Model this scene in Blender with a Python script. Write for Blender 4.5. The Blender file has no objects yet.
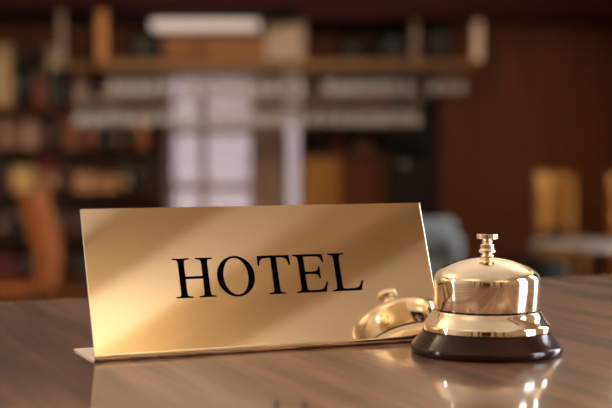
import bpy, bmesh, math, random
from mathutils import Vector, Matrix
R = math.radians
random.seed(7)
C = bpy.context.scene.collection
sc = bpy.context.scene

# ------------------------------------------------------------------ frame of reference
DZ = 1.05                     # height of the desk top
EYE = Vector((0, 0, DZ + .117))
FPX = 1383.9
PITCH = .0433

def ray(px, py):
    f = Vector((0, math.cos(PITCH), -math.sin(PITCH)))
    u = Vector((0, math.sin(PITCH), math.cos(PITCH)))
    return f + Vector((1, 0, 0)) * ((px - 306) / FPX) - u * ((py - 204) / FPX)

def at(px, py, D):
    d = ray(px, py)
    return EYE + d * (D / d.y)

def X(px, D): return at(px, 147, D).x
def Z(py, D): return at(306, py, D).z

# ------------------------------------------------------------------ materials
def lin(c):
    return tuple((v / 255 / 12.92) if v / 255 <= .04045 else ((v / 255 + .055) / 1.055) ** 2.4 for v in c) + (1,)

def newmat(name):
    m = bpy.data.materials.new(name)
    m.use_nodes = True
    nt = m.node_tree
    return m, nt, nt.nodes, nt.links, nt.nodes['Principled BSDF']

def plain(name, rgb, rough=.5, metal=0, var=.12, scale=6, coat=0, stretch=(1, 1, 1), bump=0.0, spec=.5):
    """a colour with a gentle procedural variation"""
    m, nt, N, L, b = newmat(name)
    tc = N.new('ShaderNodeTexCoord'); mp = N.new('ShaderNodeMapping')
    mp.inputs['Scale'].default_value = stretch
    nz = N.new('ShaderNodeTexNoise'); nz.inputs['Scale'].default_value = scale; nz.inputs['Detail'].default_value = 5
    L.new(tc.outputs['Object'], mp.inputs['Vector']); L.new(mp.outputs['Vector'], nz.inputs['Vector'])
    r = N.new('ShaderNodeValToRGB')
    c = lin(rgb)
    r.color_ramp.elements[0].position = .3; r.color_ramp.elements[1].position = .7
    r.color_ramp.elements[0].color = tuple(v * (1 - var) for v in c[:3]) + (1,)
    r.color_ramp.elements[1].color = tuple(min(1, v * (1 + var)) for v in c[:3]) + (1,)
    L.new(nz.outputs['Fac'], r.inputs['Fac']); L.new(r.outputs['Color'], b.inputs['Base Color'])
    b.inputs['Roughness'].default_value = rough
    b.inputs['Metallic'].default_value = metal
    b.inputs['Coat Weight'].default_value = coat
    b.inputs['Coat Roughness'].default_value = .08
    b.inputs['Specular IOR Level'].default_value = spec
    if bump:
        bp = N.new('ShaderNodeBump'); bp.inputs['Strength'].default_value = bump; bp.inputs['Distance'].default_value = .01
        L.new(nz.outputs['Fac'], bp.inputs['Height']); L.new(bp.outputs['Normal'], b.inputs['Normal'])
    return m

def wood(name, dark, light, rough=.45, scale=8, stretch=(1, 1, .12), coat=0):
    m, nt, N, L, b = newmat(name)
    tc = N.new('ShaderNodeTexCoord'); mp = N.new('ShaderNodeMapping')
    mp.inputs['Scale'].default_value = stretch
    nz = N.new('ShaderNodeTexNoise'); nz.inputs['Scale'].default_value = scale; nz.inputs['Detail'].default_value = 8
    nz.inputs['Roughness'].default_value = .6; nz.inputs['Distortion'].default_value = .4
    L.new(tc.outputs['Object'], mp.inputs['Vector']); L.new(mp.outputs['Vector'], nz.inputs['Vector'])
    r = N.new('ShaderNodeValToRGB'); r.color_ramp.elements[0].position = .35; r.color_ramp.elements[1].position = .68
    r.color_ramp.elements[0].color = lin(dark); r.color_ramp.elements[1].color = lin(light)
    L.new(nz.outputs['Fac'], r.inputs['Fac']); L.new(r.outputs['Color'], b.inputs['Base Color'])
    b.inputs['Roughness'].default_value = rough; b.inputs['Coat Weight'].default_value = coat
    b.inputs['Specular IOR Level'].default_value = .2
    b.inputs['Coat Roughness'].default_value = .1
    return m

def metal(name, rgb, rough):
    m, nt, N, L, b = newmat(name)
    b.inputs['Base Color'].default_value = rgb + (1,)
    b.inputs['Metallic'].default_value = 1
    tc = N.new('ShaderNodeTexCoord'); nz = N.new('ShaderNodeTexNoise'); nz.inputs['Scale'].default_value = 40
    mr = N.new('ShaderNodeMapRange')
    mr.inputs['To Min'].default_value = rough * .85; mr.inputs['To Max'].default_value = rough * 1.15
    L.new(tc.outputs['Object'], nz.inputs['Vector']); L.new(nz.outputs['Fac'], mr.inputs['Value'])
    L.new(mr.outputs['Result'], b.inputs['Roughness'])
    return m

def desk_wood():
    m, nt, N, L, b = newmat('desk walnut')
    tc = N.new('ShaderNodeTexCoord')
    mp = N.new('ShaderNodeMapping'); mp.inputs['Rotation'].default_value = (0, 0, R(-8)); mp.inputs['Scale'].default_value = (1, .07, 1)
    L.new(tc.outputs['Object'], mp.inputs['Vector'])
    n1 = N.new('ShaderNodeTexNoise'); n1.inputs['Scale'].default_value = 34; n1.inputs['Detail'].default_value = 4
    n1.inputs['Roughness'].default_value = .55; n1.inputs['Distortion'].default_value = .35
    n2 = N.new('ShaderNodeTexNoise'); n2.inputs['Scale'].default_value = 260; n2.inputs['Detail'].default_value = 3
    L.new(mp.outputs['Vector'], n1.inputs['Vector']); L.new(mp.outputs['Vector'], n2.inputs['Vector'])
    r = N.new('ShaderNodeValToRGB')
    e = r.color_ramp.elements
    e[0].position = .30; e[0].color = lin((76, 56, 46))
    e[1].position = .72; e[1].color = lin((178, 134, 112))
    k = r.color_ramp.elements.new(.45); k.color = lin((118, 89, 73))
    k = r.color_ramp.elements.new(.56); k.color = lin((158, 117, 97))
    L.new(n1.outputs['Fac'], r.inputs['Fac'])
    mx = N.new('ShaderNodeMix'); mx.data_type = 'RGBA'; mx.blend_type = 'MULTIPLY'; mx.inputs['Factor'].default_value = .6
    r2 = N.new('ShaderNodeValToRGB'); r2.color_ramp.elements[0].position = .35; r2.color_ramp.elements[1].position = .6
    r2.color_ramp.elements[0].color = (.6, .58, .56, 1); r2.color_ramp.elements[1].color = (1, 1, 1, 1)
    L.new(n2.outputs['Fac'], r2.inputs['Fac'])
    L.new(r.outputs['Color'], mx.inputs['A']); L.new(r2.outputs['Color'], mx.inputs['B'])
    L.new(mx.outputs['Result'], b.inputs['Base Color'])
    b.inputs['Roughness'].default_value = .34
    b.inputs['Specular IOR Level'].default_value = .35
    b.inputs['Coat Weight'].default_value = .95; b.inputs['Coat Roughness'].default_value = .075
    return m

def hazy_glass(name, tint, clear=.5, body=.3):
    """thin glass: mostly see-through, a little milky, a little shiny"""
    m, nt, N, L, b = newmat(name)
    out = N['Material Output']; N.remove(b)
    t = N.new('ShaderNodeBsdfTransparent'); t.inputs['Color'].default_value = tint + (1,)
    d = N.new('ShaderNodeBsdfDiffuse'); d.inputs['Color'].default_value = (.72, .66, .60, 1)
    g = N.new('ShaderNodeBsdfGlossy'); g.inputs['Roughness'].default_value = .08
    m1 = N.new('ShaderNodeMixShader'); m1.inputs[0].default_value = body
    L.new(t.outputs[0], m1.inputs[1]); L.new(d.outputs[0], m1.inputs[2])
    fr = N.new('ShaderNodeFresnel'); fr.inputs['IOR'].default_value = 1.45
    m2 = N.new('ShaderNodeMixShader')
    L.new(fr.outputs[0], m2.inputs[0]); L.new(m1.outputs[0], m2.inputs[1]); L.new(g.outputs[0], m2.inputs[2])
    L.new(m2.outputs[0], out.inputs['Surface'])
    return m

def emit(name, rgb, s):
    m, nt, N, L, b = newmat(name)
    b.inputs['Base Color'].default_value = rgb + (1,)
    b.inputs['Emission Color'].default_value = rgb + (1,); b.inputs['Emission Strength'].default_value = s
    return m

M = {}
M['desk'] = desk_wood()
M['brass'] = metal('polished brass', (1.0, .88, .70), .03)
M['plate'] = metal('satin brass plate', (1.0, .88, .72), .06)
M['plate_edge'] = metal('bright plate edge', (1.0, .90, .74), .12)
M['foot'] = metal('plate underside metal', (.95, .90, .82), .4)
M['ink'] = plain('black enamel', (4, 4, 4), .6, var=.05, spec=.0)
M['lacquer'] = wood('dark lacquered mahogany', (24, 6, 2), (52, 15, 5), .3, 30, (1, 1, .4), coat=.6)
M['lacquer'].node_tree.nodes['Principled BSDF'].inputs['Specular IOR Level'].default_value = .08
M['lacquer'].node_tree.nodes['Principled BSDF'].inputs['Coat Roughness'].default_value = .05
M['gap'] = plain('black gap', (8, 7, 6), .7, var=.1)
M['felt'] = plain('dark felt', (18, 14, 12), .9)
M['plaster'] = plain('cream plaster', (222, 205, 182), .85, var=.04, scale=3)
M['ceiling'] = plain('warm white ceiling plaster', (236, 222, 198), .9, var=.03, scale=2)
M['beam'] = wood('tan ceiling beam wood', (176, 150, 112), (196, 168, 128), .6, 5, (1, .1, 1))
M['darkwood'] = wood('dark brown wood', (44, 22, 13), (66, 34, 20), .55)
M['blackwood'] = wood('near black wood', (20, 11, 9), (30, 16, 12), .5)
M['redwood'] = wood('reddish brown wood', (66, 32, 12), (84, 41, 16), .7)
M['tanwood'] = wood('tan wood', (150, 96, 48), (182, 122, 66), .5)
M['orangewood'] = wood('orange brown wood', (122, 80, 26), (150, 100, 38), .7)
M['ochre'] = wood('ochre varnished wood', (84, 56, 26), (104, 72, 36), .6, 6, (.12, 1, 1))
M['maroon'] = plain('dark maroon paint', (34, 6, 5), .9, spec=.1)
M['cream'] = plain('cream paint', (226, 202, 178), .7)
M['white'] = plain('white paint', (214, 204, 200), .6, var=.03)
M['taupe'] = plain('taupe paint', (128, 104, 90), .8)
M['floor'] = wood('brown floorboards', (92, 54, 30), (124, 76, 42), .35, 3, (1, .08, 1))
M['glass'] = hazy_glass('clear glass', (.88, .85, .82), .5, .27)
M['pane'] = hazy_glass('window glass', (.97, .98, 1.0), .9, .0)
M['pane_net'] = hazy_glass('frosted window glass', (.62, .60, .64), .9, .12)
M['shade'] = emit('lit lamp diffuser', (1.0, .90, .86), .15)
M['facade'] = plain('grey rendered facade', (112, 103, 98), .9)
M['bowl'] = metal('lamp brass', (.8, .62, .38), .3)
M['chrome'] = metal('steel', (.8, .8, .8), .2)
M['blue_grey'] = plain('blue grey upholstery', (96, 104, 108), .85, var=.08)
M['orange_leather'] = plain('orange leather', (140, 74, 14), .6, var=.12)
M['grey_cloth'] = plain('grey tabletop', (104, 92, 82), .6)
M['black'] = plain('black casing', (13, 12, 12), .8, spec=.1)
M['red'] = plain('dark red paint', (110, 34, 20), .6)
M['curtain'] = plain('mauve curtain', (140, 112, 104), .9, stretch=(6, 6, .2))

# ------------------------------------------------------------------ mesh tools
class MB:
    def __init__(s): s.bm = bmesh.new()
    def box(s, x0, x1, y0, y1, z0, z1, bev=0):
        r = bmesh.ops.create_cube(s.bm, size=1)
        vs = r['verts']
        bmesh.ops.scale(s.bm, vec=(abs(x1 - x0), abs(y1 - y0), abs(z1 - z0)), verts=vs)
        bmesh.ops.translate(s.bm, vec=((x0 + x1) / 2, (y0 + y1) / 2, (z0 + z1) / 2), verts=vs)
        if bev:
            es = list({e for v in vs for e in v.link_edges})
            bmesh.ops.bevel(s.bm, geom=es, offset=bev, segments=2, affect='EDGES', profile=.5)
        return s
    def lathe(s, prof, seg=48, cx=0, cy=0, cz=0, close=True):
        bm = s.bm; rings = []
        for r, z in prof:
            if r < 1e-6: rings.append([bm.verts.new((cx, cy, cz + z))])
            else: rings.append([bm.verts.new((cx + r * math.cos(2 * math.pi * k / seg), cy + r * math.sin(2 * math.pi * k / seg), cz + z)) for k in range(seg)])
        for a, b in zip(rings, rings[1:]):
            for k in range(seg):
                j = (k + 1) % seg
                if len(a) == 1 and len(b) == 1: continue
                if len(a) == 1: bm.faces.new((a[0], b[j], b[k]))
                elif len(b) == 1: bm.faces.new((a[k], a[j], b[0]))
                else: bm.faces.new((a[k], a[j], b[j], b[k]))
        for rg, fl in ((rings[0], True), (rings[-1], False)):
            if len(rg) > 1 and close: bm.faces.new(list(reversed(rg)) if fl else rg)
        return s
    def tube(s, pts, r, seg=10):
        bm = s.bm; rings = []
        pts = [Vector(p) for p in pts]
        for i, p in enumerate(pts):
            d = (pts[min(i + 1, len(pts) - 1)] - pts[max(i - 1, 0)]).normalized()
            a = d.cross(Vector((0, 0, 1)))
            if a.length < .01: a = d.cross(Vector((1, 0, 0)))
            a.normalize(); b = d.cross(a)
            rr = r[i] if isinstance(r, (list, tuple)) else r
            rings.append([bm.verts.new(p + (a * math.cos(2 * math.pi * k / seg) + b * math.sin(2 * math.pi * k / seg)) * rr) for k in range(seg)])
        for a, b in zip(rings, rings[1:]):
            for k in range(seg):
                j = (k + 1) % seg; bm.faces.new((a[k], a[j], b[j], b[k]))
        bm.faces.new(rings[0][::-1]); bm.faces.new(rings[-1])
        return s
    def prism(s, pts, a0, a1, axis='y'):
        """polygon in the plane across AXIS, swept from a0 to a1"""
        bm = s.bm
        f = {'y': lambda p, a: (p[0], a, p[1]), 'x': lambda p, a: (a, p[0], p[1]), 'z': lambda p, a: (p[0], p[1], a)}[axis]
        A = [bm.verts.new(f(p, a0)) for p in pts]; B = [bm.verts.new(f(p, a1)) for p in pts]
        n = len(pts)
        bm.faces.new(A); bm.faces.new(B[::-1])
        for k in range(n):
            j = (k + 1) % n; bm.faces.new((A[k], B[k], B[j], A[j]))
        return s
    def build(s, name, mat, parent=None, smooth=0, loc=None):
        bmesh.ops.recalc_face_normals(s.bm, faces=s.bm.faces)
        me = bpy.data.meshes.new(name); s.bm.to_mesh(me); s.bm.free()
        me.materials.append(mat)
        if smooth:
            me.polygons.foreach_set('use_smooth', [True] * len(me.polygons))
            try: me.set_sharp_from_angle(angle=R(smooth))
            except Exception: pass
        o = bpy.data.objects.new(name, me); C.objects.link(o)
        if parent: o.parent = parent
        if loc is not None: o.location = loc
        return o

def tag(o, label=None, cat=None, group=None, kind=None):
    if label: o['label'] = label
    if cat: o['category'] = cat
    if group: o['group'] = group
    if kind: o['kind'] = kind
    return o

def empty(name, label, cat, loc=(0, 0, 0), rz=0, group=None, kind=None):
    o = bpy.data.objects.new(name, None); o.empty_display_size = .05
    C.objects.link(o); o.location = loc; o.rotation_euler = (0, 0, rz)
    return tag(o, label, cat, group, kind)

def copy_tree(o, parent=None):
    c = o.copy(); C.objects.link(c); c.parent = parent
    for ch in [q for q in bpy.data.objects if q.parent == o]: copy_tree(ch, c)
    return c

def struct(mb, name, mat, parent=None):
    o = mb.build(name, mat, parent)
    if parent is None: o['kind'] = 'structure'
    return o

# ------------------------------------------------------------------ front desk
T = .40244                                     # how far the desk is turned from the line of sight
e = Vector((math.cos(T), math.sin(T), 0)); nb = Vector((-math.sin(T), math.cos(T), 0))
desk = empty('reception_desk', 'walnut-topped reception desk carrying the brass plate and the bell', 'desk', (0, 1.11961, 0), T)
DW, DR, DD = 1.5, .42, .92
MB().box(-DW, DR, -DD, 0, DZ - .04, DZ, .0015).build('desktop', M['desk'], desk)
MB().box(-DW + .05, DR - .05, -DD + .08, -DD + .11, .08, DZ - .0405).build('front_panel', M['darkwood'], desk)
for xa, xb in ((-DW + .05, -DW + .08), (DR - .08, DR - .05)):
    MB().box(xa, xb, -DD + .1105, -.06, .08, DZ - .0405).build('side_panel', M['darkwood'], desk)
MB().box(-DW + .07, DR - .07, -DD + .13, -.08, 0, .0795).build('plinth', M['blackwood'], desk)

# ------------------------------------------------------------------ brass plate
BL = Vector((-.11274, .73639, DZ))
LEAN = .37124; PW = .21164; PH = .08694; FT = .04837; TH = .0011
sign = empty('hotel_sign', 'leaning polished brass plate lettered HOTEL, on the wooden desk', 'sign', BL, T)
# section across the plate: outer face, bend, foot
def section():
    cl, sl = math.cos(LEAN), math.sin(LEAN)
    rb = .0030
    pts = []
    # front face runs along the lean; a small bend radius at the bottom front
    f0 = Vector((0, 0)); up = Vector((sl, cl)); back = Vector((1, 0))
    cen_in = rb / math.tan((math.pi / 2 - LEAN) / 2)
    a = f0 + up * cen_in; b = f0 + back * cen_in
    outer = [f0 + up * PH]
    for k in range(9):
        t = k / 8
        q = a * (1 - t) ** 2 + f0 * 2 * t * (1 - t) + b * t ** 2
        outer.append(q)
    outer.append(Vector((FT, 0)))
    inner = []
    nrm = Vector((cl, -sl))               # towards the back of the plate
    i0 = Vector((TH / cl + TH * math.tan(LEAN), TH))   # inner corner, good enough for a thin sheet
    inner.append(Vector((FT, TH)))
    ci = Vector(((TH + TH * sl) / cl, TH))
    inner.append(ci + back * .0015); inner.append(ci + up * .0015)
    inner.append(f0 + up * PH + nrm * TH)
    return outer + inner
sec = section()
me_b = MB().prism([(p.x, p.y) for p in sec], 0, PW, 'x')
bm = me_b.bm
bmesh.ops.recalc_face_normals(bm, faces=bm.faces)
long_e = [x for x in bm.edges if abs(x.verts[0].co.x - x.verts[1].co.x) < 1e-6]
bmesh.ops.bevel(bm, geom=long_e, offset=.00035, segments=2, affect='EDGES')
pl = me_b.build('plate', M['plate'], sign, smooth=40)
# bright polished edges: every face that is not the front sheet
pl.data.materials.append(M['plate_edge']); pl.data.materials.append(M['foot'])
fn = Vector((0, -math.cos(LEAN), math.sin(LEAN)))
for f in pl.data.polygons:
    if f.normal.dot(fn) > .9995: f.material_index = 0
    elif f.center.z < TH * 1.6 and abs(f.normal.z) > .9 and f.center.y > .004: f.material_index = 2
    else: f.material_index = 1

# letters: serif capitals as outlines in a 1000-unit em, extruded
def ell(cx, cy, rx, ry, n=48): return [(cx + rx * math.cos(2 * math.pi * k / n), cy + ry * math.sin(2 * math.pi * k / n)) for k in range(n)]
def stem(x0, x1, s0, s1, h=662):
    """a stem x0..x1 with bracketed serifs s0..s1 at both ends"""
    b = 19
    return [(s0, 0), (s1, 0), (s1, b), (x1 + 22, b + 9), (x1 + 6, b + 30), (x1, b + 80), (x1, h - b - 80), (x1 + 6, h - b - 30), (x1 + 22, h - b - 9), (s1, h - b), (s1, h),
            (s0, h), (s0, h - b), (x0 - 22, h - b - 9), (x0 - 6, h - b - 30), (x0, h - b - 80), (x0, b + 80), (x0 - 6, b + 30), (x0 - 22, b + 9), (s0, b)]
H_ = [stem(112, 214, 19, 308), stem(508, 610, 414, 702), [(213, 314), (509, 314), (509, 357), (213, 357)]]
Tt = [[(160, 0), (452, 0), (452, 19), (388, 28), (364, 48), (357, 100), (357, 624), (430, 624), (500, 615), (540, 590), (560, 545), (570, 492), (593, 492), (588, 662), (24, 662), (17, 492), (41, 492),
       (52, 545), (72, 590), (110, 615), (180, 624), (255, 624), (255, 100), (248, 48), (224, 28), (160, 19)]]
E_ = [[(12, 0), (550, 0), (597, 169), (572, 169), (545, 115), (505, 66), (455, 44), (380, 38), (260, 38), (222, 46), (210, 66), (208, 120), (208, 318), (340, 318), (410, 312), (442, 290), (458, 236), (479, 236),
       (479, 440), (458, 440), (444, 390), (412, 368), (340, 358), (208, 358), (208, 624), (400, 624), (462, 618), (506, 596), (530, 555), (542, 519), (566, 519), (556, 662), (12, 662), (12, 643), (66, 634), (96, 612), (106, 560), (106, 102), (96, 50), (66, 28), (12, 19)]]
L_ = [[(12, 0), (550, 0), (598, 174), (573, 174), (545, 118), (505, 68), (450, 46), (370, 40), (270, 40), (225, 46), (212, 66), (208, 120), (208, 560), (216, 612), (246, 634), (308, 643), (308, 662), (12, 662), (12, 643), (66, 634), (96, 612), (106, 560), (106, 102), (96, 50), (66, 28), (12, 19)]]
U = .0000348
def letter(name, polys, u0, lab, ring=None):
    o_bm = MB(); bm = o_bm.bm
    up = Vector((0, math.sin(LEAN), math.cos(LEAN))); off0, off1 = .00002, .00022
    def P(p, off): return Vector((u0 + p[0] * U, 0, 0)) + up * (.0334 + p[1] * U) + fn * off
    for pts in polys:
        A = [bm.verts.new(P(p, off0)) for p in pts]; B = [bm.verts.new(P(p, off1)) for p in pts]
        bm.faces.new(B); bm.faces.new(A[::-1])
        for k in range(len(pts)):
            j = (k + 1) % len(pts); bm.faces.new((A[k], A[j], B[j], B[k]))
    if ring:
        o, i = ring; n = len(o)
        for k in range(n):
            j = (k + 1) % n
            o0, o1, i0, i1 = P(o[k], off1), P(o[j], off1), P(i[k], off1), P(i[j], off1)
            v = [bm.verts.new(q) for q in (o0, o1, i1, i0)]; bm.faces.new(v)
            v = [bm.verts.new(q) for q in (P(o[k], off0), P(o[j], off0), o1, o0)]; bm.faces.new(v)
            v = [bm.verts.new(q) for q in (P(i[k], off0), P(i[j], off0), i1, i0)]; bm.faces.new(v)
        bmesh.ops.remove_doubles(bm, verts=bm.verts, dist=1e-7)
    o = o_bm.build('letter', M['ink'], sign)
    o['label'] = 'black serif letter ' + lab
    return o
letter('letter', H_, .0490 - 19 * U + .0003, 'H')
letter('letter', [], .0748 - 34 * U, 'O', (ell(361, 331, 327, 345), ell(361, 331, 217, 312)))
letter('letter', Tt, .1002 - 17 * U, 'T')
letter('letter', E_, .1222 - 12 * U, 'E')
letter('letter', L_, .1448 - 12 * U, 'L')

# ------------------------------------------------------------------ service bell
bell = empty('service_bell', 'brass service bell on a dark lacquered base, beside the lettered plate', 'bell', (.10186, .77659, DZ))
SG = 128
MB().lathe([(0, 0), (.0402, 0), (.0416, .0004), (.0424, .0013), (.0426, .0026), (.0425, .0042), (.0421, .0049), (.0414, .0055), (.0364, .0119), (.0361, .0124), (0, .0124)], SG).build('base', M['lacquer'], bell, smooth=50)
MB().lathe([(0, .0124), (.0350, .0124), (.0354, .0127), (.0357, .0131), (.0357, .0158), (.0355, .0163), (.0350, .0169), (.0338, .0182), (.0327, .0195), (.0318, .0208), (.0311, .0221), (.0306, .0232), (.0302, .0238), (.0298, .0240), (0, .0240)], SG).build('skirt_ring', M['brass'], bell, smooth=35)
MB().lathe([(0, .0241), (.0265, .0241), (.0265, .0249), (0, .0249)], SG).build('spacer', M['gap'], bell, smooth=35)
dome_prof = [(.0262, .0250), (.0296, .0250), (.0298, .0253), (.0298, .0405)]
ctl = [(.0298, .0390), (.0298, .0405), (.0297, .0418), (.0292, .0434), (.0282, .0449), (.0267, .0462), (.0247, .0475), (.0223, .0487), (.0200, .0497), (.0175, .0507), (.0145, .0517), (.0113, .0525), (.008, .0531), (.0047, .0535), (.001, .0536), (-.003, .0535)]
for a0, a1, a2, a3 in zip(ctl, ctl[1:], ctl[2:], ctl[3:]):    # smooth curve through the measured profile
    for q in range(1, 5):
        t = q / 4
        dome_prof.append(tuple(.5 * (2 * a1[c] + (a2[c] - a0[c]) * t + (2 * a0[c] - 5 * a1[c] + 4 * a2[c] - a3[c]) * t * t + (3 * a1[c] - a0[c] - 3 * a2[c] + a3[c]) * t ** 3) for c in (0, 1)))
dome_prof.append((0, .0536))
MB().lathe(dome_prof, SG, close=False).build('dome', M['brass'], bell, smooth=40)
KZ = -.0014
def up_(prof): return [(r, z + KZ) for r, z in prof]
MB().lathe(up_([(0, .0552), (.0034, .0552), (.0037, .0556), (.0036, .0560), (.0028, .0563), (.0027, .0568), (.0040, .0572), (.0047, .0579), (.0047, .0586), (.0041, .0592), (.0039, .0598), (0, .0598)]), 64).build('collar', M['brass'], bell, smooth=30)
MB().lathe(up_([(0, .0599), (.0037, .0599), (.0038, .0601), (.0038, .0619), (.0036, .0622), (.0026, .0623), (.0024, .0629), (.0030, .0633), (.0030, .0637), (.0024, .0642), (.0023, .0651), (.0057, .0653), (.0060, .0656), (.0060, .0676), (.0057, .0680), (0, .0682)]), 64).build('push_button', M['brass'], bell, smooth=30)

# ------------------------------------------------------------------ the room
XL, XR, YF, YB, CH = -4.0, 2.6, -4.0, 12.2, 3.2
WT = .2
struct(MB().box(XL - WT, XR + WT, YF - WT, YB + WT, -.1, 0), 'floor', M['floor'])
struct(MB().box(XL - WT, XR + WT, YF - WT, YB + WT, CH, CH + .1), 'ceiling', M['ceiling'])
struct(MB().box(XL - WT, XL, YF, YB, 0, .3).box(XL - WT, XL, YF, YB, 2.7, CH).box(XL - WT, XL, YF, .25, .3, 2.7).box(XL - WT, XL, .8, YB, .3, 2.7), 'wall_left', M['plaster'])
WR = [(-.34, .73), (2.0, 5.3)]
w = MB().box(XR, XR + WT, YF, YB, 0, .25).box(XR, XR + WT, YF, YB, 2.9, CH)
ys = [YF, -.34, .73, 2.0, 5.3, 7.2, 9.6, YB]
for a, b in ((0, 1), (2, 3), (4, 5), (6, 7)): w.box(XR, XR + WT, ys[a], ys[b], .25, 2.9)
struct(w, 'wall_right', M['plaster'])
struct(MB().box(XL, XR, YF - WT, YF, 0, CH), 'wall_front', M['plaster'])
# back wall, with an opening for the window
WB = (X(166, YB), X(257, YB), Z(292, YB), Z(72, YB))
WS = (X(286, YB), X(300, YB), Z(112, YB))
struct(MB().box(XL, WB[0], YB, YB + WT, 0, CH).box(WB[1], WS[0], YB, YB + WT, 0, CH).box(WS[1], XR, YB, YB + WT, 0, CH).box(WS[0], WS[1], YB, YB + WT, 0, WB[2]).box(WS[0], WS[1], YB, YB + WT, WS[2], CH).box(WB[0], WB[1], YB, YB + WT, 0, WB[2]).box(WB[0], WB[1], YB, YB + WT, WB[3], CH), 'wall_back', M['redwood'])

def window(name, axis, fixed, a0, a1, z0, z1, frame, pane, nx, nz, fw=.05, d=.07, pane_mat='pane'):
    """framed window, glazing bars in one frame mesh, panes as parts"""
    root = bpy.data.objects.new(name, None); C.objects.link(root); root['kind'] = 'structure'
    f = MB()
    def bx(m, p0, p1, q0, q1, dd):
        if axis == 'x': m.box(p0, p1, fixed - dd / 2, fixed + dd / 2, q0, q1)
        else: m.box(fixed - dd / 2, fixed + dd / 2, p0, p1, q0, q1)
    bx(f, a0, a1, z0, z0 + fw, d); bx(f, a0, a1, z1 - fw, z1, d)
    bx(f, a0, a0 + fw, z0 + fw, z1 - fw, d); bx(f, a1 - fw, a1, z0 + fw, z1 - fw, d)
    for t in nx: bx(f, t - fw / 2, t + fw / 2, z0 + fw, z1 - fw, d * .8)
    for t in nz: bx(f, a0 + fw, a1 - fw, t - fw / 2, t + fw / 2, d * .7)
    f.build('window_frame', frame, root)
    g = MB(); bx(g, a0 + fw * .5, a1 - fw * .5, z0 + fw * .5, z1 - fw * .5, .006)
    g.build('glazing', M[pane_mat], root)
    return root
D = YB + .08
window('window_1', 'x', D, WB[0], WB[1], WB[2], WB[3], M['taupe'], None, [X(204, D)], [Z(131, D), Z(187, D), Z(240, D)], .06, .08, 'pane_net')
window('window_6', 'x', D, WS[0], WS[1], WB[2], WS[2], M['white'], None, [], [], .012, .08, 'pane_net')
window('window_2', 'y', XR + .1, -.34, .73, .25, 2.9, M['white'], None, [], [], .05)
window('window_3', 'y', XR + .1, 2.0, 5.3, .25, 2.9, M['white'], None, [], [], .05)
window('added_window_5', 'y', XR + .1, 7.2, 9.6, .25, 2.9, M['white'], None, [], [], .05)  # unseen window added to throw daylight on the bar shelves
window('window_4', 'y', XL - .1, .25, .8, .3, 2.7, M['white'], None, [], [], .04)
# the house across the lane behind window_1
struct(MB().box(-6, 4, YB + 5.4, YB + 5.6, -1, 6), 'wall_outside', M['facade'])
# ceiling beams running the length of the lobby
k = 1
struct(MB().box(1.70, 1.96, YF, .6, CH - .04, CH), 'trim_%d' % k, M['beam']); k += 1
struct(MB().box(XR - .28, XR, YF, 10.4, CH - .2, CH), 'trim_%d' % k, M['beam']); k += 1
# dark soffit over the bar
SY = 10.5
struct(MB().box(XL, X(300, SY), SY, YB, Z(7, SY), CH - .001).box(X(300, SY), XR, SY, YB, Z(18, SY), CH - .001), 'trim_%d' % k, M['maroon']); k += 1
# side walls of the lobby behind the camera
for x0 in (-3.2, -1.9, .6, 1.9):
    struct(MB().box(x0, x0 + .35, YF, YF + .12, 0, CH - .061), 'trim_%d' % k, M['taupe']); k += 1
struct(MB().box(XL, XL + .15, 2.0, 3.1, 0, CH - .061), 'trim_%d' % k, M['darkwood']); k += 1
d2 = bpy.data.objects.new('door_2', None); C.objects.link(d2); d2['kind'] = 'structure'
MB().box(-1.3, .1, YF, YF + .05, 0, 2.2).build('door_panel', M['redwood'], d2)
MB().box(-1.42, -1.3, YF, YF + .09, 0, 2.32).box(.1, .22, YF, YF + .09, 0, 2.32).box(-1.3, .1, YF, YF + .09, 2.2, 2.32).build('door_frame', M['cream'], d2)
MB().tube([(-.05, YF + .05, 1.05), (-.05, YF + .1, 1.05), (-.18, YF + .1, 1.05)], .011).build('door_handle', M['chrome'], d2, smooth=40)

# uplight pendants added out of view to wash the ceiling with light
def pendant(x, y, label, en=45):
    p = empty('added_pendant_lamp', label, 'lamp', (x, y, CH), 0, 'added uplight bowl pendants')
    MB().lathe([(0, -.92), (.1, -.91), (.2, -.86), (.26, -.78), (.265, -.775), (.25, -.775), (.19, -.845), (.09, -.89), (0, -.9)], 32).build('lamp_bowl', M['bowl'], p, smooth=40)
    MB().tube([(0, 0, -.001), (0, 0, -.9)], .008, 8).build('lamp_rod', M['bowl'], p, smooth=40)
    l = bpy.data.lights.new('ceiling_fill_bulb', 'AREA'); l.shape = 'DISK'; l.size = .3; l.energy = en; l.color = (1, .90, .74)
    lo = bpy.data.objects.new('ceiling_fill_bulb', l); C.objects.link(lo); lo.parent = p; lo.location = (0, 0, -.77); lo.rotation_euler = (math.pi, 0, 0)
    return p
for x, y, l in ((1.9, -2.6, 'added brass uplight bowl pendant by the front windows'), (-2.2, -1.5, 'added brass uplight bowl pendant by the narrow left window'),
                (-2.5, 2.2, 'added brass uplight bowl pendant over the left side of the lobby'), (1.7, 4.2, 'added brass uplight bowl pendant over the wide window bay'),
                (-2.6, 6.2, 'added brass uplight bowl pendant nearest the bottle shelves'), (1.6, 7.8, 'added brass uplight bowl pendant nearest the panelled wall')):
    pendant(x, y, l, 33 if y < -2 else 45)

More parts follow.
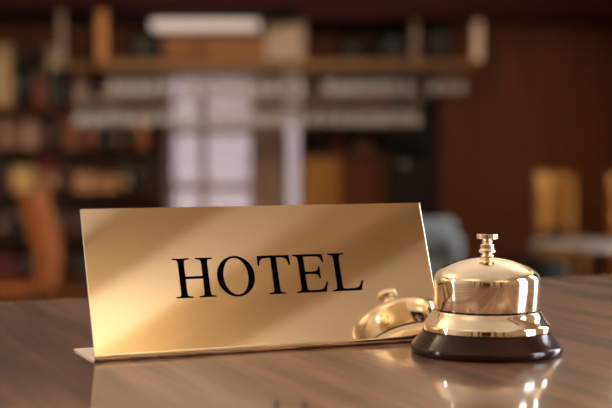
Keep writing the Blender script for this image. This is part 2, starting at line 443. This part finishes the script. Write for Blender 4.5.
# ------------------------------------------------------------------ bar end of the room
# window surround: column, white pilaster
D = YB
struct(MB().box(X(257.5, D), X(284, D), D - .12, D, 0, Z(40, D)), 'trim_%d' % k, M['taupe']); k += 1
struct(MB().box(X(284.5, D), X(301, D), D - .16, D, Z(111, D), Z(24, D)), 'trim_%d' % k, M['white']); k += 1
struct(MB().box(X(267, D), X(301, D), D - .22, D - .161, Z(62, D), Z(20, D)), 'trim_%d' % k, M['cream']); k += 1
struct(MB().box(X(165, D), X(283, D), D - .13, D, Z(66, D), Z(37, D)), 'trim_%d' % k, M['tanwood']); k += 1
# long white lamp above the window
D = 11.6
lamp = empty('light_box', 'long pale light box glowing above the window', 'lamp', at(206, 30, D))
x0, x1, zz = X(152, D) - lamp.location.x, X(259, D) - lamp.location.x, Z(7, D) - lamp.location.z
MB().box(x0, x1, 0, .2, 0, zz * .9, .01).build('diffuser', M['shade'], lamp)
MB().box(x0 + .05, x0 + .09, .06, .12, zz * .9 + .0005, zz + .02).box(x1 - .09, x1 - .05, .06, .12, zz * .9 + .0005, zz + .02).build('bracket', M['chrome'], lamp)

# tall bottle shelves on the left
D0, D1 = 11.72, 12.17
sx0, sx1 = X(-16, D0), X(165, D0)
shelf_py = [106, 149, 192, 238, 282]
su = empty('shelf_unit', 'tall dark wooden shelf unit full of bottles and boxes, left of the window', 'shelf', (0, D1, 0))
top = Z(60, D0)
MB().box(sx0, sx0 + .05, D0 - D1, 0, 0, top).build('side_panel', M['darkwood'], su)
MB().box(sx1 - .05, sx1, D0 - D1, 0, 0, Z(106, D0)).build('side_panel', M['darkwood'], su)
MB().box(sx0 + .051, sx1 - .051, -.02, 0, .05, Z(106, D0)).build('back_panel', M['darkwood'], su)
for i, py in enumerate(shelf_py):
    z = Z(py, D0)
    MB().box(sx0 + .0505, sx1 - .0505, D0 - D1, -.0205, z - (.05 if i == 0 else .025), z).build('shelf_board', M['redwood' if i == 0 else 'darkwood'], su)

mats = {}
def cm(rgb, rough=.55):
    key = tuple(rgb)
    if key not in mats: mats[key] = plain('paint %d %d %d' % key, [v * .95 for v in rgb], rough, var=.1)
    return mats[key]

def thing(name, label, cat, x, y, z, parts, group=None):
    r = empty(name, label, cat, (x, y, z), 0, group)
    for pn, mb, mt in parts: mb.build(pn, mt, r, smooth=40)
    return r

def bottle(x, y, z, w, h, rgb, label, group='bottles on the shelves', name='bottle', lab_rgb=None):
    r = w / 2
    body = MB().lathe([(0, 0), (r * .92, 0), (r, h * .03), (r, h * .55), (r * .82, h * .64), (r * .4, h * .72), (r * .34, h * .78), (r * .34, h * .94), (0, h * .94)], 20)
    cap = MB().lathe([(0, h * .9405), (r * .4, h * .9405), (r * .4, h * .995), (r * .3, h), (0, h)], 16)
    ps = [('glass_body', body, cm(rgb, .2)), ('cap', cap, cm([min(255, v + 20) for v in rgb], .4))]
    if lab_rgb:
        ps.append(('paper_label', MB().lathe([(r * 1.012, h * .14), (r * 1.02, h * .14), (r * 1.02, h * .44), (r * 1.012, h * .44)], 20, close=False), cm(lab_rgb, .8)))
    return thing(name, label, 'bottle', x, y, z, ps, group)

def carton(x, y, z, w, h, d, rgb, label, group='boxes on the shelves', name='box', cat='box'):
    return thing(name, label, cat, x, y, z, [('carton', MB().box(-w / 2, w / 2, -d / 2, d / 2, 0, h * .82, .004), cm(rgb, .7)),
                                             ('lid', MB().box(-w / 2 - .003, w / 2 + .003, -d / 2 - .003, d / 2 + .003, h * .8205, h, .003), cm([max(0, int(v * .85)) for v in rgb], .7))], group)

def jar(x, y, z, w, h, rgb, label, group='jars on the shelves'):
    r = w / 2
    return thing('jar', label, 'jar', x, y, z, [('body', MB().lathe([(0, 0), (r * .8, 0), (r, h * .15), (r, h * .65), (r * .75, h * .8), (r * .7, h * .85), (0, h * .85)], 20), cm(rgb, .4)),
                                             ('lid', MB().lathe([(0, h * .8505), (r * .78, h * .8505), (r * .78, h * .95), (r * .3, h), (0, h)], 20), cm([int(v * .7) for v in rgb], .5))], group)

def plates(x, y, z, w, n, rgb, label):
    """a stack: every plate a thing"""
    r = w / 2
    proto = None
    for i in range(n):
        pos = ('lowest', 'second', 'third', 'fourth', 'fifth', 'topmost')
        p = pos[i] if i < n - 1 else 'topmost'
        lab = 'pale plate, %s in %s' % (p, label)
        if proto is None:
            proto = MB().lathe([(0, 0), (r * .55, 0), (r * .6, .006), (r, .026), (r, .030), (r * .58, .011), (0, .009)], 32).build('plate', cm(rgb, .3), None, 40, (x, y, z))
            o = proto
        else:
            o = proto.copy(); C.objects.link(o); o.location = (x, y, z + i * .0305)
        tag(o, lab, 'plate', 'stacked plates on the shelves')

# on the wide top board
zt = Z(106, D0) + .0005
Dm = 11.9
def PX(a, b, D=Dm): return (X(a, D) + X(b, D)) / 2, abs(X(b, D) - X(a, D))
def HZ(py, z, D=Dm): return Z(py, D) - z
x, w = PX(-4, 13); carton(x, Dm, zt, w, HZ(45, zt), .2, (205, 170, 124), 'tall cream box at the outer end of the top shelf')
x, w = PX(14, 30); bottle(x, Dm, zt, w, HZ(50, zt), (18, 34, 28), 'dark green bottle beside the tall cream box')
x, w = PX(31, 44); bottle(x, Dm + .02, zt, w, HZ(38, zt), (46, 24, 16), 'tallest brown bottle on the top shelf')
x, w = PX(37, 48); jar(x, Dm - .1, zt, w * .9, HZ(76, zt), (140, 70, 24), 'small amber jar in front of the tallest brown bottle')
x, w = PX(46, 62); carton(x, Dm + .11, zt, w, HZ(46, zt), .12, (172, 150, 124), 'pale box standing behind the dark green jar')
x, w = PX(50, 67, Dm - .08); jar(x, Dm - .08, zt, w, HZ(68, zt), (14, 30, 24), 'dark green lidded jar in front of a pale box')
x, w = PX(69, 94); plates(x, Dm, zt, w * .95, 6, (196, 176, 160), 'the stack beside the green jar')
x, w = PX(96, 121); plates(x, Dm, zt, w * .95, 5, (184, 166, 156), 'the stack nearer the window')
x, w = PX(124, 138); bottle(x, Dm, zt, w * .8, HZ(76, zt), (52, 34, 30), 'brown bottle behind the hanging glasses, beside the plates')
x, w = PX(140, 152); bottle(x, Dm - .02, zt, w * .8, HZ(78, zt), (36, 22, 20), 'dark bottle at the window end of the top shelf')

ORD = ['second', 'third', 'fourth', 'fifth']
rows = {
 1: [(-3, 8, 116, 'j', (170, 130, 100), 'beige'), (9, 22, 116, 'b', (150, 110, 86), 'light brown'), (23, 38, 118, 'j', (176, 136, 108), 'pale beige'), (40, 49, 117, 'b', (96, 50, 26), 'rust brown'),
     (50, 61, 116, 'b', (26, 15, 12), 'blackish'), (63, 84, 118, 'c', (122, 72, 42), 'brown'), (86, 97, 117, 'b', (128, 64, 30), 'amber'), (99, 112, 120, 'b', (30, 18, 14), 'near-black'),
     (114, 124, 122, 'b', (60, 30, 20), 'dark red'), (126, 134, 120, 'b', (28, 16, 14), 'sooty brown'), (136, 149, 124, 'c', (158, 88, 40), 'orange'), (149.5, 156, 120, 'b', (70, 34, 20), 'chestnut')],
 2: [(-3, 12, 160, 'c', (46, 28, 20), 'dark brown'), (13, 34, 166, 'c', (200, 158, 92), 'yellowish'), (36, 47, 158, 'b', (140, 44, 22), 'red'), (48, 60, 160, 'b', (120, 38, 20), 'deep red'),
     (62, 72, 156, 'b', (36, 18, 12), 'brown-black'), (74, 96, 172, 'c', (168, 116, 72), 'tan'), (97, 118, 175, 'c', (158, 106, 62), 'light tan'), (120, 130, 158, 'b', (58, 40, 22), 'olive brown'),
     (132, 143, 156, 'b', (22, 14, 12), 'black'), (145, 155, 160, 'c', (40, 22, 16), 'dark chocolate')],
 3: [(-3, 4, 204, 'b', (84, 32, 22), 'maroon'), (5, 15, 200, 'b', (60, 40, 36), 'grey-brown'), (16, 24, 205, 'b', (24, 16, 14), 'black'), (30, 44, 204, 'c', (70, 36, 20), 'brown'), (52, 63, 202, 'b', (34, 18, 12), 'dark'),
     (65, 75, 206, 'b', (90, 44, 24), 'copper brown'), (77, 90, 204, 'b', (50, 26, 16), 'umber')],
 4: [(-3, 6, 252, 'c', (100, 34, 26), 'brick red'), (8, 18, 250, 'b', (92, 36, 26), 'dark red'), (20, 34, 252, 'b', (30, 20, 18), 'black'), (50, 62, 248, 'b', (46, 24, 16), 'brown'), (64, 74, 250, 'b', (56, 28, 16), 'russet'), (76, 90, 254, 'c', (40, 22, 14), 'dark brown')],
}
for r_, items in rows.items():
    zb = Z(shelf_py[r_], D0) + .0005
    where = 'on the %s shelf from the top' % ORD[r_ - 1]
    for a, b, pt, kind, rgb, col in items:
        x, w = PX(a, b); h = HZ(pt, zb)
        if kind == 'b': bottle(x, Dm, zb, min(w * .95, .1), h, rgb, '%s bottle %s' % (col, where), lab_rgb=(150, 120, 80) if (a % 3 == 0 and rgb[0] > 50) else None)
        elif kind == 'j': jar(x, Dm, zb, w * .95, h, rgb, '%s jar %s' % (col, where))
        else: carton(x, Dm, zb, w * .95, h, .2, rgb, '%s box %s' % (col, where))

# hanging rack under the soffit
RY0, RY1 = 10.72, 11.3
rack = empty('glass_rack', 'long ochre wooden rack hanging over the bar with upside-down glasses', 'rack', (0, RY0, Z(64, RY0)))
rz = rack.location.z
rx0, rx1 = X(97, RY0), X(480, RY0)
zs = Z(7, SY) - rz
zs2 = Z(18, SY) - rz
MB().box(rx0, rx1, 0, .05, -.035, .035, .004).build('front_rail', M['ochre'], rack)
MB().box(rx0, rx1, RY1 - RY0 - .05, RY1 - RY0, -.035, .035, .004).build('rear_rail', M['ochre'], rack)
for xx in [rx0 + .001 + i * (rx1 - rx0 - .062) / 9 for i in range(10)]:
    MB().box(xx, xx + .06, .0505, RY1 - RY0 - .0505, -.02, .02).build('cross_bar', M['ochre'], rack)
for px, ww, mt, zz in ((97, 9, 'tanwood', zs), (300, 5, 'taupe', zs2), (413, 5, 'taupe', zs2), (474, 8, 'cream', zs2)):
    xx = X(px, RY0)
    MB().box(xx, xx + ww * RY0 / FPX, .051, .10, .0355 if 0 else .036, zz - .001).build('hanger_post', M[mt], rack)
MB().tube([(X(60, RY0), .1, zs - .001), (X(60, RY0), .1, Z(62, RY0) - rz)], .022, 10).build('hanger_post', M['taupe'], rack, smooth=40)
# lower rod with the second row of glasses
lowz = Z(99, RY0) - rz
for yy in (.12, .46):
    MB().tube([(X(72, RY0), yy, lowz), (X(424, RY0), yy, lowz)], .008, 8).build('hanging_rod', M['taupe'], rack, smooth=40)
for px in (76, 180, 310, 421):
    for yy in (.12, .46):
        MB().tube([(X(px, RY0), yy, lowz), (X(px, RY0), yy, -.0205 if px > 96 else .0)], .006, 8).build('rod_hanger', M['taupe'], rack, smooth=40)
MB().box(X(60, RY0), rx0 - .001, .05, .50, -.015, .015).build('rack_end', M['ochre'], rack)

def glass_mesh():
    r, h = .042, .185
    outer = [(0, 0), (.034, -.001), (.035, -.003), (.010, -.007), (.0045, -.012), (.0040, -.075), (.008, -.085), (.026, -.098), (.039, -.118), (r, -.142), (.040, -.165), (.036, -h),
             (.0345, -h), (.0385, -.165), (.0405, -.142), (.0375, -.12), (.025, -.101), (.008, -.0885), (0, -.086)]
    m = MB().lathe(outer, 24)
    o = m.build('wine_glass', M['glass'], None, 60)
    return o
gproto = None
for yy in (.10, .44): MB().box(rx0, rx1, yy - .03, yy + .03, -.033, -.0205).build('runner', M['ochre'], rack)
TIERS = [('upper front row', .10, -.0335, 112, 470, 13.4, 'wine glasses hanging in the upper front row'),
         ('upper rear row', .44, -.0335, 118, 470, 15.2, 'wine glasses hanging in the upper rear row'),
         ('lower front row', .12, lowz - .0085, 79, 420, 14.6, 'wine glasses hanging in the lower front row'),
         ('lower rear row', .46, lowz - .0085, 84, 420, 16.2, 'wine glasses hanging in the lower rear row')]
for nm, yy, zt_, a, b, st, grp in TIERS:
    px = a
    first_ = True
    while px < b:
        ok = not any(abs(px - q) < 6.5 for q in ((76, 180, 310, 421) if 'upper' in nm else ()))
        if ok:
            if gproto is None: gproto = glass_mesh(); o = gproto
            else: o = gproto.copy(); C.objects.link(o)
            o.location = (X(px, RY0 + yy), RY0 + yy, rz + zt_ - .0005)
            s = random.uniform(.97, 1.05)
            o.scale = (s, s, s); o.rotation_euler = (0, 0, random.uniform(0, 6))
            tag(o, 'upside-down stemmed wine glass in the %s of the hanging rack' % nm, 'glass', grp)
        px += st

# things standing on the rack
def black_box(px0, px1, py1, label):
    D = RY0 + .2
    x, w = (X(px0, D) + X(px1, D)) / 2, X(px1, D) - X(px0, D)
    z = rz + .0365; h = Z(py1, D) - z
    thing('speaker', label, 'speaker', x, D + .05, z, [('cabinet', MB().box(-w / 2, w / 2, -.15, .2, 0, h, .008), M['black']),
          ('speaker_cone', MB().lathe([(0, 0), (.3 * h, 0), (.36 * h, .01), (.36 * h, .012), (0, .012)], 24), M['blackwood'])])
    o = [q for q in bpy.data.objects if q.name.startswith('speaker_cone') and q.parent and q.parent.name.startswith('speaker')][-1]
    o.rotation_euler = (R(90), 0, 0); o.location = (0, -.1505, h / 2)
black_box(130, 160, 34, 'wide black speaker on the rack, above the bottle shelves')
black_box(336, 365, 42, 'lowest black speaker on the rack, nearest the white pilaster')
black_box(374, 408, 35, 'black speaker on the rack just left of the thin grey post')
black_box(428, 449, 27, 'tallest black speaker, between the two posts at the rack end')

# hutch right of the pilaster
D0c = 11.75
hx0, hx1 = X(303, D0c), X(387, D0c)
hu = empty('cabinet', 'tall dark cabinet with one tan and one reddish door, beside the white pilaster', 'cabinet', ((hx0 + hx1) / 2, D0c, 0))
hw = (hx1 - hx0) / 2
htop, hsh = Z(128, D0c), Z(154, D0c)
MB().box(-hw, -hw + .025, 0, .4, 0, htop).build('side_panel', M['blackwood'], hu)
MB().box(hw - .025, hw, 0, .4, 0, htop).build('side_panel', M['blackwood'], hu)
MB().box(-hw + .0255, hw - .0255, 0, .4, htop - .03, htop).build('top_panel', M['blackwood'], hu)
MB().box(-hw + .0255, hw - .0255, 0, .4, hsh - .025, hsh).build('shelf_board', M['blackwood'], hu)
MB().box(-hw + .0255, hw - .0255, .38, .4, .0, hsh - .026).box(-hw + .0255, hw - .0255, .38, .4, hsh + .001, htop - .031).build('back_panel', M['blackwood'], hu)
mid = X(341, D0c) - (hx0 + hx1) / 2
def cdoor(a, b, mt, knobx):
    d = MB().box(a, b, -.022, -.001, .06, hsh - .03).build('door', mt, hu)
    f = MB()
    f.box(a + .05, b - .05, -.03, -.0225, .12, hsh * .48).box(a + .05, b - .05, -.03, -.0225, hsh * .55, hsh - .09)
    f.build('door_panel', mt, d)
    MB().lathe([(0, 0), (.008, 0), (.008, .012), (.014, .018), (.010, .026), (0, .027)], 16).build('knob', M['chrome'], d, 40, (knobx, -.049, hsh * .515))
cdoor(-hw + .004, mid - .004, M['orangewood'], mid - .03)
cdoor(mid + .004, hw - .004, M['redwood'], mid + .03)
zz = hsh + .0005
x, w = PX(309, 318, 11.9); bottle(x, 11.9, zz, w, HZ(136, zz, 11.9), (60, 18, 12), 'dark red bottle at the pilaster end of the cabinet shelf', 'bottles in the cabinet')
x, w = PX(322, 331, 11.9); bottle(x, 11.9, zz, w, HZ(137, zz, 11.9), (22, 14, 12), 'black bottle on the cabinet shelf', 'bottles in the cabinet')
x, w = PX(334, 343, 11.9); bottle(x, 11.9, zz, w, HZ(136, zz, 11.9), (120, 30, 18), 'bright red bottle on the cabinet shelf', 'bottles in the cabinet')
x, w = PX(354, 374, 11.9); jar(x, 11.9, zz, w, HZ(139, zz, 11.9), (130, 84, 52), 'tan lidded jar on the cabinet shelf', 'jars in the cabinet')

# near-black door in place of an open doorway's shade, then the panelled wall
D = YB
d1 = bpy.data.objects.new('dark_doorway_1', None); C.objects.link(d1); d1['kind'] = 'structure'
dx0, dx1 = X(389, D), X(446, D)
MB().box(dx0, dx1, D - .05, D - .001, 0, Z(75, D)).build('door_panel', M['blackwood'], d1)
MB().tube([(dx0 + .06, D - .05, 1.0), (dx0 + .06, D - .1, 1.0), (dx0 + .17, D - .1, 1.0)], .01).build('door_handle', M['chrome'], d1, smooth=40)
# panelled wall standing a metre in front of the back wall
PY = 11.1
pw = MB().box(X(456, PY), XR, PY, YB, 0, Z(18, SY) - .001)
struct(pw, 'wall_panelled', M['darkwood'])
struct(MB().box(X(441, PY), X(456, PY) - .0005, PY - .03, PY + .1, 0, Z(18, SY) - .001), 'trim_%d' % k, M['redwood']); k += 1
nb_ = 11
for i in range(nb_):
    a = X(456, PY) + i * (XR - X(456, PY)) / nb_
    b = X(456, PY) + (i + 1) * (XR - X(456, PY)) / nb_
    struct(MB().box(a + .004, b - .004, PY - .018, PY - .0005, .12, Z(18, SY) - .002, .003), 'trim_%d' % k, M['panelling'] if 'panelling' in M else M['redwood']); k += 1
struct(MB().box(X(456, PY), XR, PY - .035, PY - .0005, 0, .119), 'baseboard_back', M['darkwood'])

# ------------------------------------------------------------------ seats and tables
def dining_chair(x, y, rz, label, w=.34):
    c = empty('dining_chair', label, 'chair', (x, y, 0), rz, 'tan wooden chairs by the panelled wall')
    h = w / 2
    # front is -y
    MB().box(-h, h, -.2, .2, .42, .46, .012).build('seat', M['orangewood'], c, 40)
    bk = MB()
    n = 8
    pts = []
    for i in range(n + 1):
        t = i / n; xx = -h * .92 + 2 * h * .92 * t
        pts.append((xx, .235 + .03 * (1 - (2 * t - 1) ** 2)))
    poly = pts + [(p[0], p[1] + .018) for p in reversed(pts)]
    bk.prism(poly, .59, .97, 'z')
    bk.build('backrest', M['orangewood'], c)
    for sx in (-1, 1):
        MB().tube([(sx * (h - .03), -.17, 0), (sx * (h - .03), -.16, .4195)], [.014, .02]).build('leg', M['orangewood'], c, 40)
        MB().tube([(sx * (h - .045), .24, 0), (sx * (h - .045), .215, .44), (sx * (h - .045), .236, .7), (sx * (h - .045), .242, .9)], [.014, .019, .017, .012]).build('leg', M['orangewood'], c, 40)
    MB().box(-h + .05, h - .05, -.175, -.155, .3, .33).build('stretcher', M['orangewood'], c)
    return c
D = 9.5
dining_chair(X(556, D), D - .25, 0, 'tan wooden chair, whole broad backrest in view above the bell', .30)
dining_chair(X(617, D), D - .55, R(-8), 'tan wooden chair cut off by the picture edge', .32)

tb = empty('side_table', 'low round grey-topped table in front of the tan chairs', 'table', (X(578, 8.55), 8.55, 0))
MB().lathe([(0, .52), (.29, .52), (.30, .53), (.30, .55), (.29, .56), (0, .56)], 48).build('tabletop', M['grey_cloth'], tb, 40)
MB().lathe([(.0, .0), (.18, 0), (.18, .015), (.03, .03), (.025, .06), (.025, .46), (.06, .5195), (0, .5195)], 32).build('pedestal', M['black'], tb, 40)
st = empty('pouf', 'dark round pouf beside the low grey-topped table', 'stool', (X(536, 8.3), 8.3, 0))
MB().lathe([(0, .03), (.15, .03), (.19, .08), (.20, .25), (.19, .44), (.15, .48), (0, .49)], 40).build('cushion', M['black'], st, 50)
MB().lathe([(0, 0), (.14, 0), (.14, .0295), (0, .0295)], 32).build('base', M['blackwood'], st, 50)

ac = empty('armchair', 'low blue-grey upholstered armchair between the brass plate and the bell', 'armchair', (X(424, 8.8), 8.8, 0), R(-6))
MB().box(-.16, .16, -.3, .18, .12, .42, .04).build('seat', M['blue_grey'], ac, 50)
MB().box(-.2, .2, .181, .3, .12, .68, .05).build('backrest', M['blue_grey'], ac, 50)
for sx in (-1, 1):
    MB().box(sx * .162, sx * .24, -.3, .18, .12, .58, .03).build('armrest', M['blue_grey'], ac, 50)
    for sy in (-.25, .22): MB().tube([(sx * .17, sy, 0), (sx * .15, sy, .125)], [.012, .018]).build('leg', M['blackwood'], ac, 40)

bc = empty('lounge_chair', 'high-backed orange leather chair in front of the bottle shelves', 'chair', (X(36, 9.0), 9.0, 0), R(0))
# seen from the side, back leaning; seat runs to the left
sd = []
pr = [(-.07, .86), (-.045, .70), (.0, .55), (.03, .42), (.02, .27)]
pl2 = [(.03, .88), (.065, .72), (.11, .56), (.13, .42), (.10, .22)]
MB().prism(pr + pl2[::-1], -.22, .22, 'y').build('backrest', M['orange_leather'], bc, 50)
MB().box(-.40, .03, -.22, .22, .19, .265, .03).build('seat', M['orange_leather'], bc, 50)
for sx in (-.38, .06):
    for sy in (-.18, .18): MB().tube([(sx, sy, 0), (sx * .95, sy, .21)], [.012, .016]).build('leg', M['blackwood'], bc, 40)

# ------------------------------------------------------------------ light
wd = bpy.data.worlds.new('sky'); sc.world = wd; wd.use_nodes = True
bg = wd.node_tree.nodes['Background']
bg.inputs['Color'].default_value = (.96, .97, 1.0, 1); bg.inputs['Strength'].default_value = 12
def portal(x, y0, y1, z0, z1, sgn):
    l = bpy.data.lights.new('window_portal', 'AREA'); l.shape = 'RECTANGLE'; l.size = z1 - z0; l.size_y = y1 - y0
    l.cycles.is_portal = True
    o = bpy.data.objects.new('window_portal', l); C.objects.link(o)
    o.location = (x, (y0 + y1) / 2, (z0 + z1) / 2); o.rotation_euler = (0, R(90) * sgn, 0)
portal(XR + .22, -.34, .73, .25, 2.9, 1)
portal(XR + .22, 2.0, 5.3, .25, 2.9, 1)
portal(XR + .22, 7.2, 9.6, .25, 2.9, 1)  # for the added window near the bar
portal(XL - .22, .25, .8, .3, 2.7, -1)
# spot pendants added out of view to brighten the bar
def bar_fill_spot(x, y, z, aim, label, en):
    s_ = empty('added_spot_lamp', label, 'lamp', (x, y, CH), 0, 'added spot lamps hanging in front of the bar')
    v = (Vector(aim) - Vector((x, y, z))).normalized()
    MB().tube([(0, 0, -.001), (0, 0, z - CH + .06)], .006, 8).build('lamp_rod', M['black'], s_, 40)
    q = v.to_track_quat('-Z', 'Y')
    h = MB().lathe([(.03, .1), (.04, .09), (.06, -.02), (.057, -.02), (.037, .08), (.0, .085)], 24, close=False).build('lamp_shade', M['black'], s_, 40, (0, 0, z - CH))
    h.rotation_mode = 'QUATERNION'; h.rotation_quaternion = q
    l = bpy.data.lights.new('bar_fill_bulb', 'SPOT'); l.energy = en; l.color = (1, .80, .58); l.spot_size = R(70); l.spot_blend = .6; l.shadow_soft_size = .03
    o = bpy.data.objects.new('bar_fill_bulb', l); C.objects.link(o); o.parent = s_; o.location = (0, 0, z - CH); o.rotation_mode = 'QUATERNION'; o.rotation_quaternion = q
bar_fill_spot(-2.0, 7.6, 2.08, (-2.0, 11.9, 1.3), 'added black spot lamp aimed at the bottle shelves', 105)
bar_fill_spot(-.9, 7.6, 2.08, (-1.2, 11.9, 1.6), 'added black spot lamp aimed at the plates and the window surround', 95)
bar_fill_spot(.6, 7.6, 2.08, (.3, 11.9, 1.5), 'added black spot lamp aimed at the two-door cabinet', 110)

# ------------------------------------------------------------------ camera
cam = bpy.data.cameras.new('camera'); co = bpy.data.objects.new('camera', cam); C.objects.link(co)
co.location = EYE; co.rotation_euler = (math.pi / 2 - PITCH, 0, 0)
cam.sensor_width = 36; cam.lens = 36 * FPX / 612
cam.clip_start = .02; cam.clip_end = 100
cam.dof.use_dof = True; cam.dof.focus_distance = .80; cam.dof.aperture_fstop = cam.lens / 12
sc.camera = co
sc.view_settings.view_transform = 'Standard'; sc.view_settings.look = 'None'
sc.view_settings.exposure = 0; sc.view_settings.gamma = 1; sc.view_settings.use_curve_mapping = False
sc.cycles.max_bounces = 10; sc.cycles.transparent_max_bounces = 24
sc.cycles.caustics_reflective = True; sc.cycles.caustics_refractive = False
sc.cycles.sample_clamp_indirect = 6
